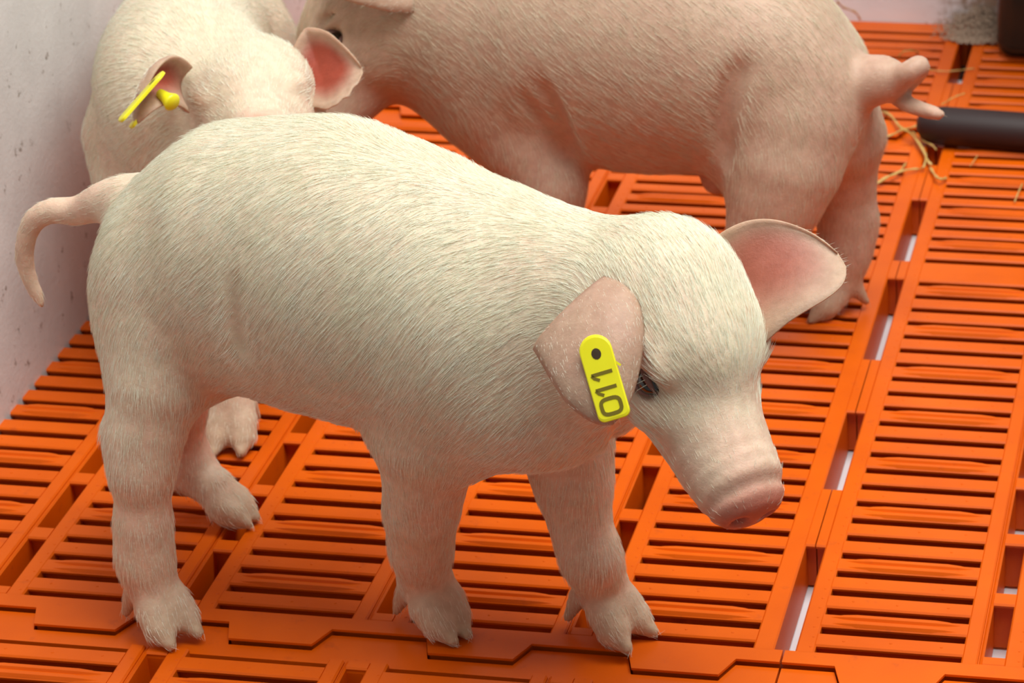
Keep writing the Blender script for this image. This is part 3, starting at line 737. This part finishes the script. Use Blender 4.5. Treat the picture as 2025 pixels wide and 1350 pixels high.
crease(B, [(1470, 130), (1440, 190), (1425, 250), (1428, 320)], .0030, .014)
crease(B, [(1062, 170), (1092, 225), (1112, 280), (1128, 320)], .0034, .012)
crease(B, [(1030, 190), (1070, 250), (1100, 310)], .0022, .010)
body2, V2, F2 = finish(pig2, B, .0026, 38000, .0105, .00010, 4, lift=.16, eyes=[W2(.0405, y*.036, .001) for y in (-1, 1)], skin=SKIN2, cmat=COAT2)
for y in (-1, 1): eyeball(pig2, lambda a, b, c: W2(a, b*1.07, c), S2h*1.22, y, X2, Y2, Z2)
ear(pig2, EAR, (at_depth(848, -32, D2-.052), at_depth(745, -150, D2-.038)), at_depth(742, -68, D2-.078), at_depth(630, -26, D2-.072), -(UPV*.9+toC*.45), 13, curl=.010, fur_n=1200, thick=.0030)
ear(pig2, EAR, (W2(-.020, -.034, .022), W2(.008, -.026, .034)), W2(-.012, -.052, .045), W2(.000, -.085, .050), X2, 14, curl=.010, fur_n=0)

# ================================================================== piglet 3: beside the wall, head towards us
pig3 = empty('piglet', (-.50, .38, 0)); tag(pig3, 'piglet beside the white wall, facing the camera, its yellow tag seen edge-on', 'piglet', 'piglets on the slats')
B = Body(); sp = [((-.527, .512, .182), .046), ((-.525, .478, .191), .050), ((-.514, .420, .196), .057), ((-.499, .365, .198), .062), ((-.482, .325, .197), .060)]
h3 = nrm([.25, -.97, 0]); AX3 = np.stack([h3, [-.97, -.25, 0], Zw]); back = -h3*.8-Zw*.5
for i in range(len(sp)-1):
    (a, ra), (b, rb) = sp[i], sp[i+1]; B.cone(np.array(a), np.array(b), ra, rb, k=.02, flow=back, pink=.1, axes=AX3, scale=(1, 1.10, 1))
B.ell((-.512, .42, .155), [.08, .036, .030], axes=AX3, k=.03, flow=-h3, pink=.6, fur=.5)
D3 = 1.945; c3 = at_depth(500, 205, D3)
X3 = camvec(.20, -.25, .945); Y3 = camvec(.97, .20, -.15); Y3 = nrm(Y3-X3*(Y3@X3)); Z3 = np.cross(X3, Y3)
W3, hax3 = head(B, c3, X3, Y3, Z3, .98, wrinkle=False, closed=True)
nk = nrm(c3-np.array([-.482, .325, .20]))
B.cone((-.484, .328, .203), c3-.012*X3, .060, .043, k=.02, flow=-nk-.3*Zw, pink=.08)
B.cone((-.484, .318, .165), W3(-.004, 0, -.030), .045, .033, k=.02, flow=-nk-.5*Zw, pink=.3)
P3 = lambda *a: np.array(a, float)
for (x, y, fx, fy) in ((-.4320, .208, .1, -1), (-.512, .262, -.1, -1)):
    limb(B, [(P3(x-.02, y+.07, .165), .033), (P3(x-.005, y+.025, .100), .0215), (P3(x, y+.010, .060), .0160), (P3(x, y, .034), .0150)], down, pink=.35)
    hoof(B, P3(x, y, .033), (fx, fy), 1, 1.05)
for x in (-.503, -.548):
    limb(B, [(P3(x, .50, .165), .038), (P3(x, .515, .095), .0205), (P3(x, .505, .050), .0155), (P3(x, .495, .034), .0150)], down, pink=.35)
    hoof(B, P3(x, .493, .033), (.1, -1), 1, 1.05)
B.ell((-.506, .497, .165), [.028, .045, .055], k=.02, flow=back, pink=.3); B.ell((-.546, .497, .165), [.028, .045, .055], k=.02, flow=back, pink=.3)
tl = curve_pts([P3(-.52, .57, .235), P3(-.515, .60, .245), P3(-.505, .61, .23), P3(-.515, .605, .20), P3(-.52, .61, .17)], 12)
for i in range(11): B.cone(tl[i], tl[i+1], .008-.0004*i, .008-.0004*(i+1), k=.008, flow=Zw, pink=.4, fur=.2)
body3, V3, F3 = finish(pig3, B, .0026, 36000, .0105, .00011, 5, lift=.18)
e3r = ear(pig3, EAR, (at_depth(372, 222, D3-.052), at_depth(378, 132, D3-.040)), at_depth(322, 118, D3-.092), at_depth(268, 238, D3-.080), camvec(.70, -.25, .60), 15, curl=.014, wid=(.62, .66, .66, .60), fur_n=900, thick=.0034, deepk=1.1)
e3l = ear(pig3, EAR, (at_depth(572, 112, D3+.004), at_depth(602, 214, D3-.020)), at_depth(648, 106, D3-.020), at_depth(716, 138, D3-.016), camvec(.05, -.1, 1), 16, curl=.012, fur_n=700, thick=.0030, notch=1, deepk=1.25)
p0, p1 = at_depth(306, 160, D3-.090), at_depth(230, 246, D3-.095)
vr = nrm(p0-CAM); t3 = ear_tag(e3r, p0, p1-p0, nrm(np.cross(p1-p0, vr)*-1)+.10*-vr, .043, .017, text=False); t3.name = 'ear_tag'
t3.parent = e3r; t3.location = (0, 0, 0)
q0, q1 = at_depth(284, 218, D3-.076), at_depth(250, 262, D3-.080)
t3b = ear_tag(e3r, q0, q1-q0, nrm(np.cross(q1-q0, vr)*-1)+.10*-vr, .020, .012, text=False); t3b.name = 'tag_back_plate'; t3b.parent = e3r; t3b.location = (0, 0, 0)
s0, s1 = at_depth(316, 184, D3-.080), at_depth(340, 202, D3-.086)
st = tube_mesh('tag_stud', [s0, s0+(s1-s0)*.6, s1, s1+(s1-s0)*.12], [.0030, .0042, .0062, .0050], YELLOW, seg=14); st.parent = e3r; st.location = (0, 0, 0)

# ------------------------------------------------------------------ things at the far right
def gz(px, py, z=0.):
    d = FWD+RGT*(px-PPX)/FPX-UPV*(py-PPY)/FPX; return CAM+d*((z-CAM[2])/d[2])
a, b = gz(1815, 245, .016), gz(2030, 262, .016)
dv = nrm(b-a); ts = [0, .004, .010, .02, .1, .2, .3, .40]
tb = tube_mesh('rubber_tube', [a+dv*t for t in ts], [.006, .0115, .0145, .0160, .0163, .0163, .0163, .0163], RUBBER, seg=24)
tag(tb, 'dark brown rubber tube lying on the slats below the curled tail', 'tube')
# black feed trough at the far wall
tr_ = empty('feed_trough', (.14, 1.0, .006)); tag(tr_, 'black plastic feed trough in the far corner against the white wall', 'trough')
def rounded_box(name, x0, x1, y0, y1, z0, z1, bev, parent):
    o = box(name, x0, x1, y0, y1, z0, z1, BLACKP, bev); o.modifiers[0].segments = 5
    for p in o.data.polygons: p.use_smooth = True
    o.parent = parent; o.location = -Vector(parent.location); return o
rounded_box('bowl', .012, .30, .955, 1.042, .0005, .085, .016, tr_)
rounded_box('unseen_shade_block', .05, .30, .80, 1.042, .24, .52, .012, tr_)  # added out of view above the trough to shade the floor corner
rounded_box('bracket', .07, .28, 1.010, 1.042, .08, .25, .004, tr_)
rounded_box('rim', .006, .306, .949, 1.0425, .080, .094, .004, tr_)
# stalks of straw
def straw(path, r, lab, zs=None):
    n = len(path); zs = zs or [.0022+.0035*math.sin(math.pi*i/(n-1)) for i in range(n)]
    P = curve_pts([gz(x, y, z) for (x, y), z in zip(path, zs)], 14)
    o = tube_mesh('straw_stalk', P, [r*(.75+.25*math.sin(i*1.7)) if 0 < i < 13 else r*.45 for i in range(14)], STRAW, seg=6)
    tag(o, lab, 'straw', 'straw on the slats'); return o
straw([(1744, 220), (1763, 230), (1781, 253), (1803, 265), (1823, 293), (1835, 319), (1843, 327)], .0016, 'thick yellow straw stalk running down beside the dark hole of the long seam')
straw([(1720, 283), (1730, 277), (1763, 267), (1783, 257), (1803, 252), (1825, 243)], .0011, 'straw stalk lying sideways, its pale upper end touching the dark tube')
straw([(1803, 259), (1823, 277), (1843, 287), (1852, 297)], .0009, 'short pale straw stalk crossing the dark seam hole below the tube')
straw([(1823, 289), (1831, 307), (1827, 329), (1821, 333)], .0011, 'short hooked straw stalk ending left of the seam')
straw([(1710, 372), (1736, 362), (1763, 346), (1793, 336), (1819, 334)], .0013, 'lowest long straw stalk, reaching the back leg of the curly-tailed piglet')
straw([(1724, 368), (1748, 352), (1775, 342), (1793, 321)], .0010, 'thin straw stalk crossing over the lowest long stalk')
straw([(1839, 331), (1852, 350), (1862, 354), (1872, 352)], .0015, 'broad pale curled bit of straw on the column right of the seam')
straw([(1918, 329), (1926, 318), (1933, 307)], .0006, 'fine straw bristle on the right panel below the dark tube')
straw([(2006, 400), (2014, 380), (2022, 362)], .0007, 'fine straw bristle at the right edge below the dark tube')
straw([(1654, 2), (1668, 15), (1691, 24), (1702, 40)], .0011, 'dark straw stalk leaning on the far wall above the piglet rump', [.034, .024, .014, .003])
straw([(1776, 113), (1787, 102), (1804, 100), (1817, 104)], .0009, 'arched straw stalk on the far slats above the curled tail', [.002, .008, .008, .002])
straw([(1831, 137), (1872, 141), (1928, 135)], .0007, 'long thin straw stalk lying across the far end of the seam', [.002, .003, .002])
straw([(1861, 207), (1887, 192), (1909, 184)], .0006, 'fine straw stalk lying on top of the dark tube', [.0345, .0342, .0335])
# heap of chaff in the corner
rr = random.Random(3); Vv = []; Ff = []
for i in range(1500):
    u, v = rr.gauss(0, .42), rr.random(); x = -.012+.034*u; y = 1.042-.050*v**1.4*(1-.25*abs(u)); hgt = .020*max(0, 1-abs(u)*.8)*(1-v)**1.2; z = rr.random()*hgt+.001
    if x > .0105 and y > .945: x = .0105-rr.random()*.02
    an = rr.random()*math.pi; l = rr.uniform(.0025, .007); d = np.array([math.cos(an), math.sin(an), rr.uniform(-.3, .5)])*l/2; p = np.array([x, min(y, 1.0405), z+.001]); q = np.array([-d[1], d[0], 0])/l*.0010; o = len(Vv)
    Vv += [p-d-q, p-d+q, p+d+q*.5, p+d-q*.5, p+np.array([0, 0, .0009])]; Ff += [(o, o+1, o+4), (o+1, o+2, o+4), (o+2, o+3, o+4), (o+3, o, o+4), (o, o+3, o+2, o+1)]
Vv = [np.array([min(v[0], .0118 if v[1] > .94 else 9), min(v[1], 1.0445), max(v[2], .0003)]) for v in Vv]
CH = simple('chaff', (.40, .28, .20), .7)
hp = mesh_obj('chaff_heap', Vv, Ff, CH, smooth=False); tag(hp, 'brown chaff heaped against the far wall left of the black trough', 'chaff', None, 'stuff')
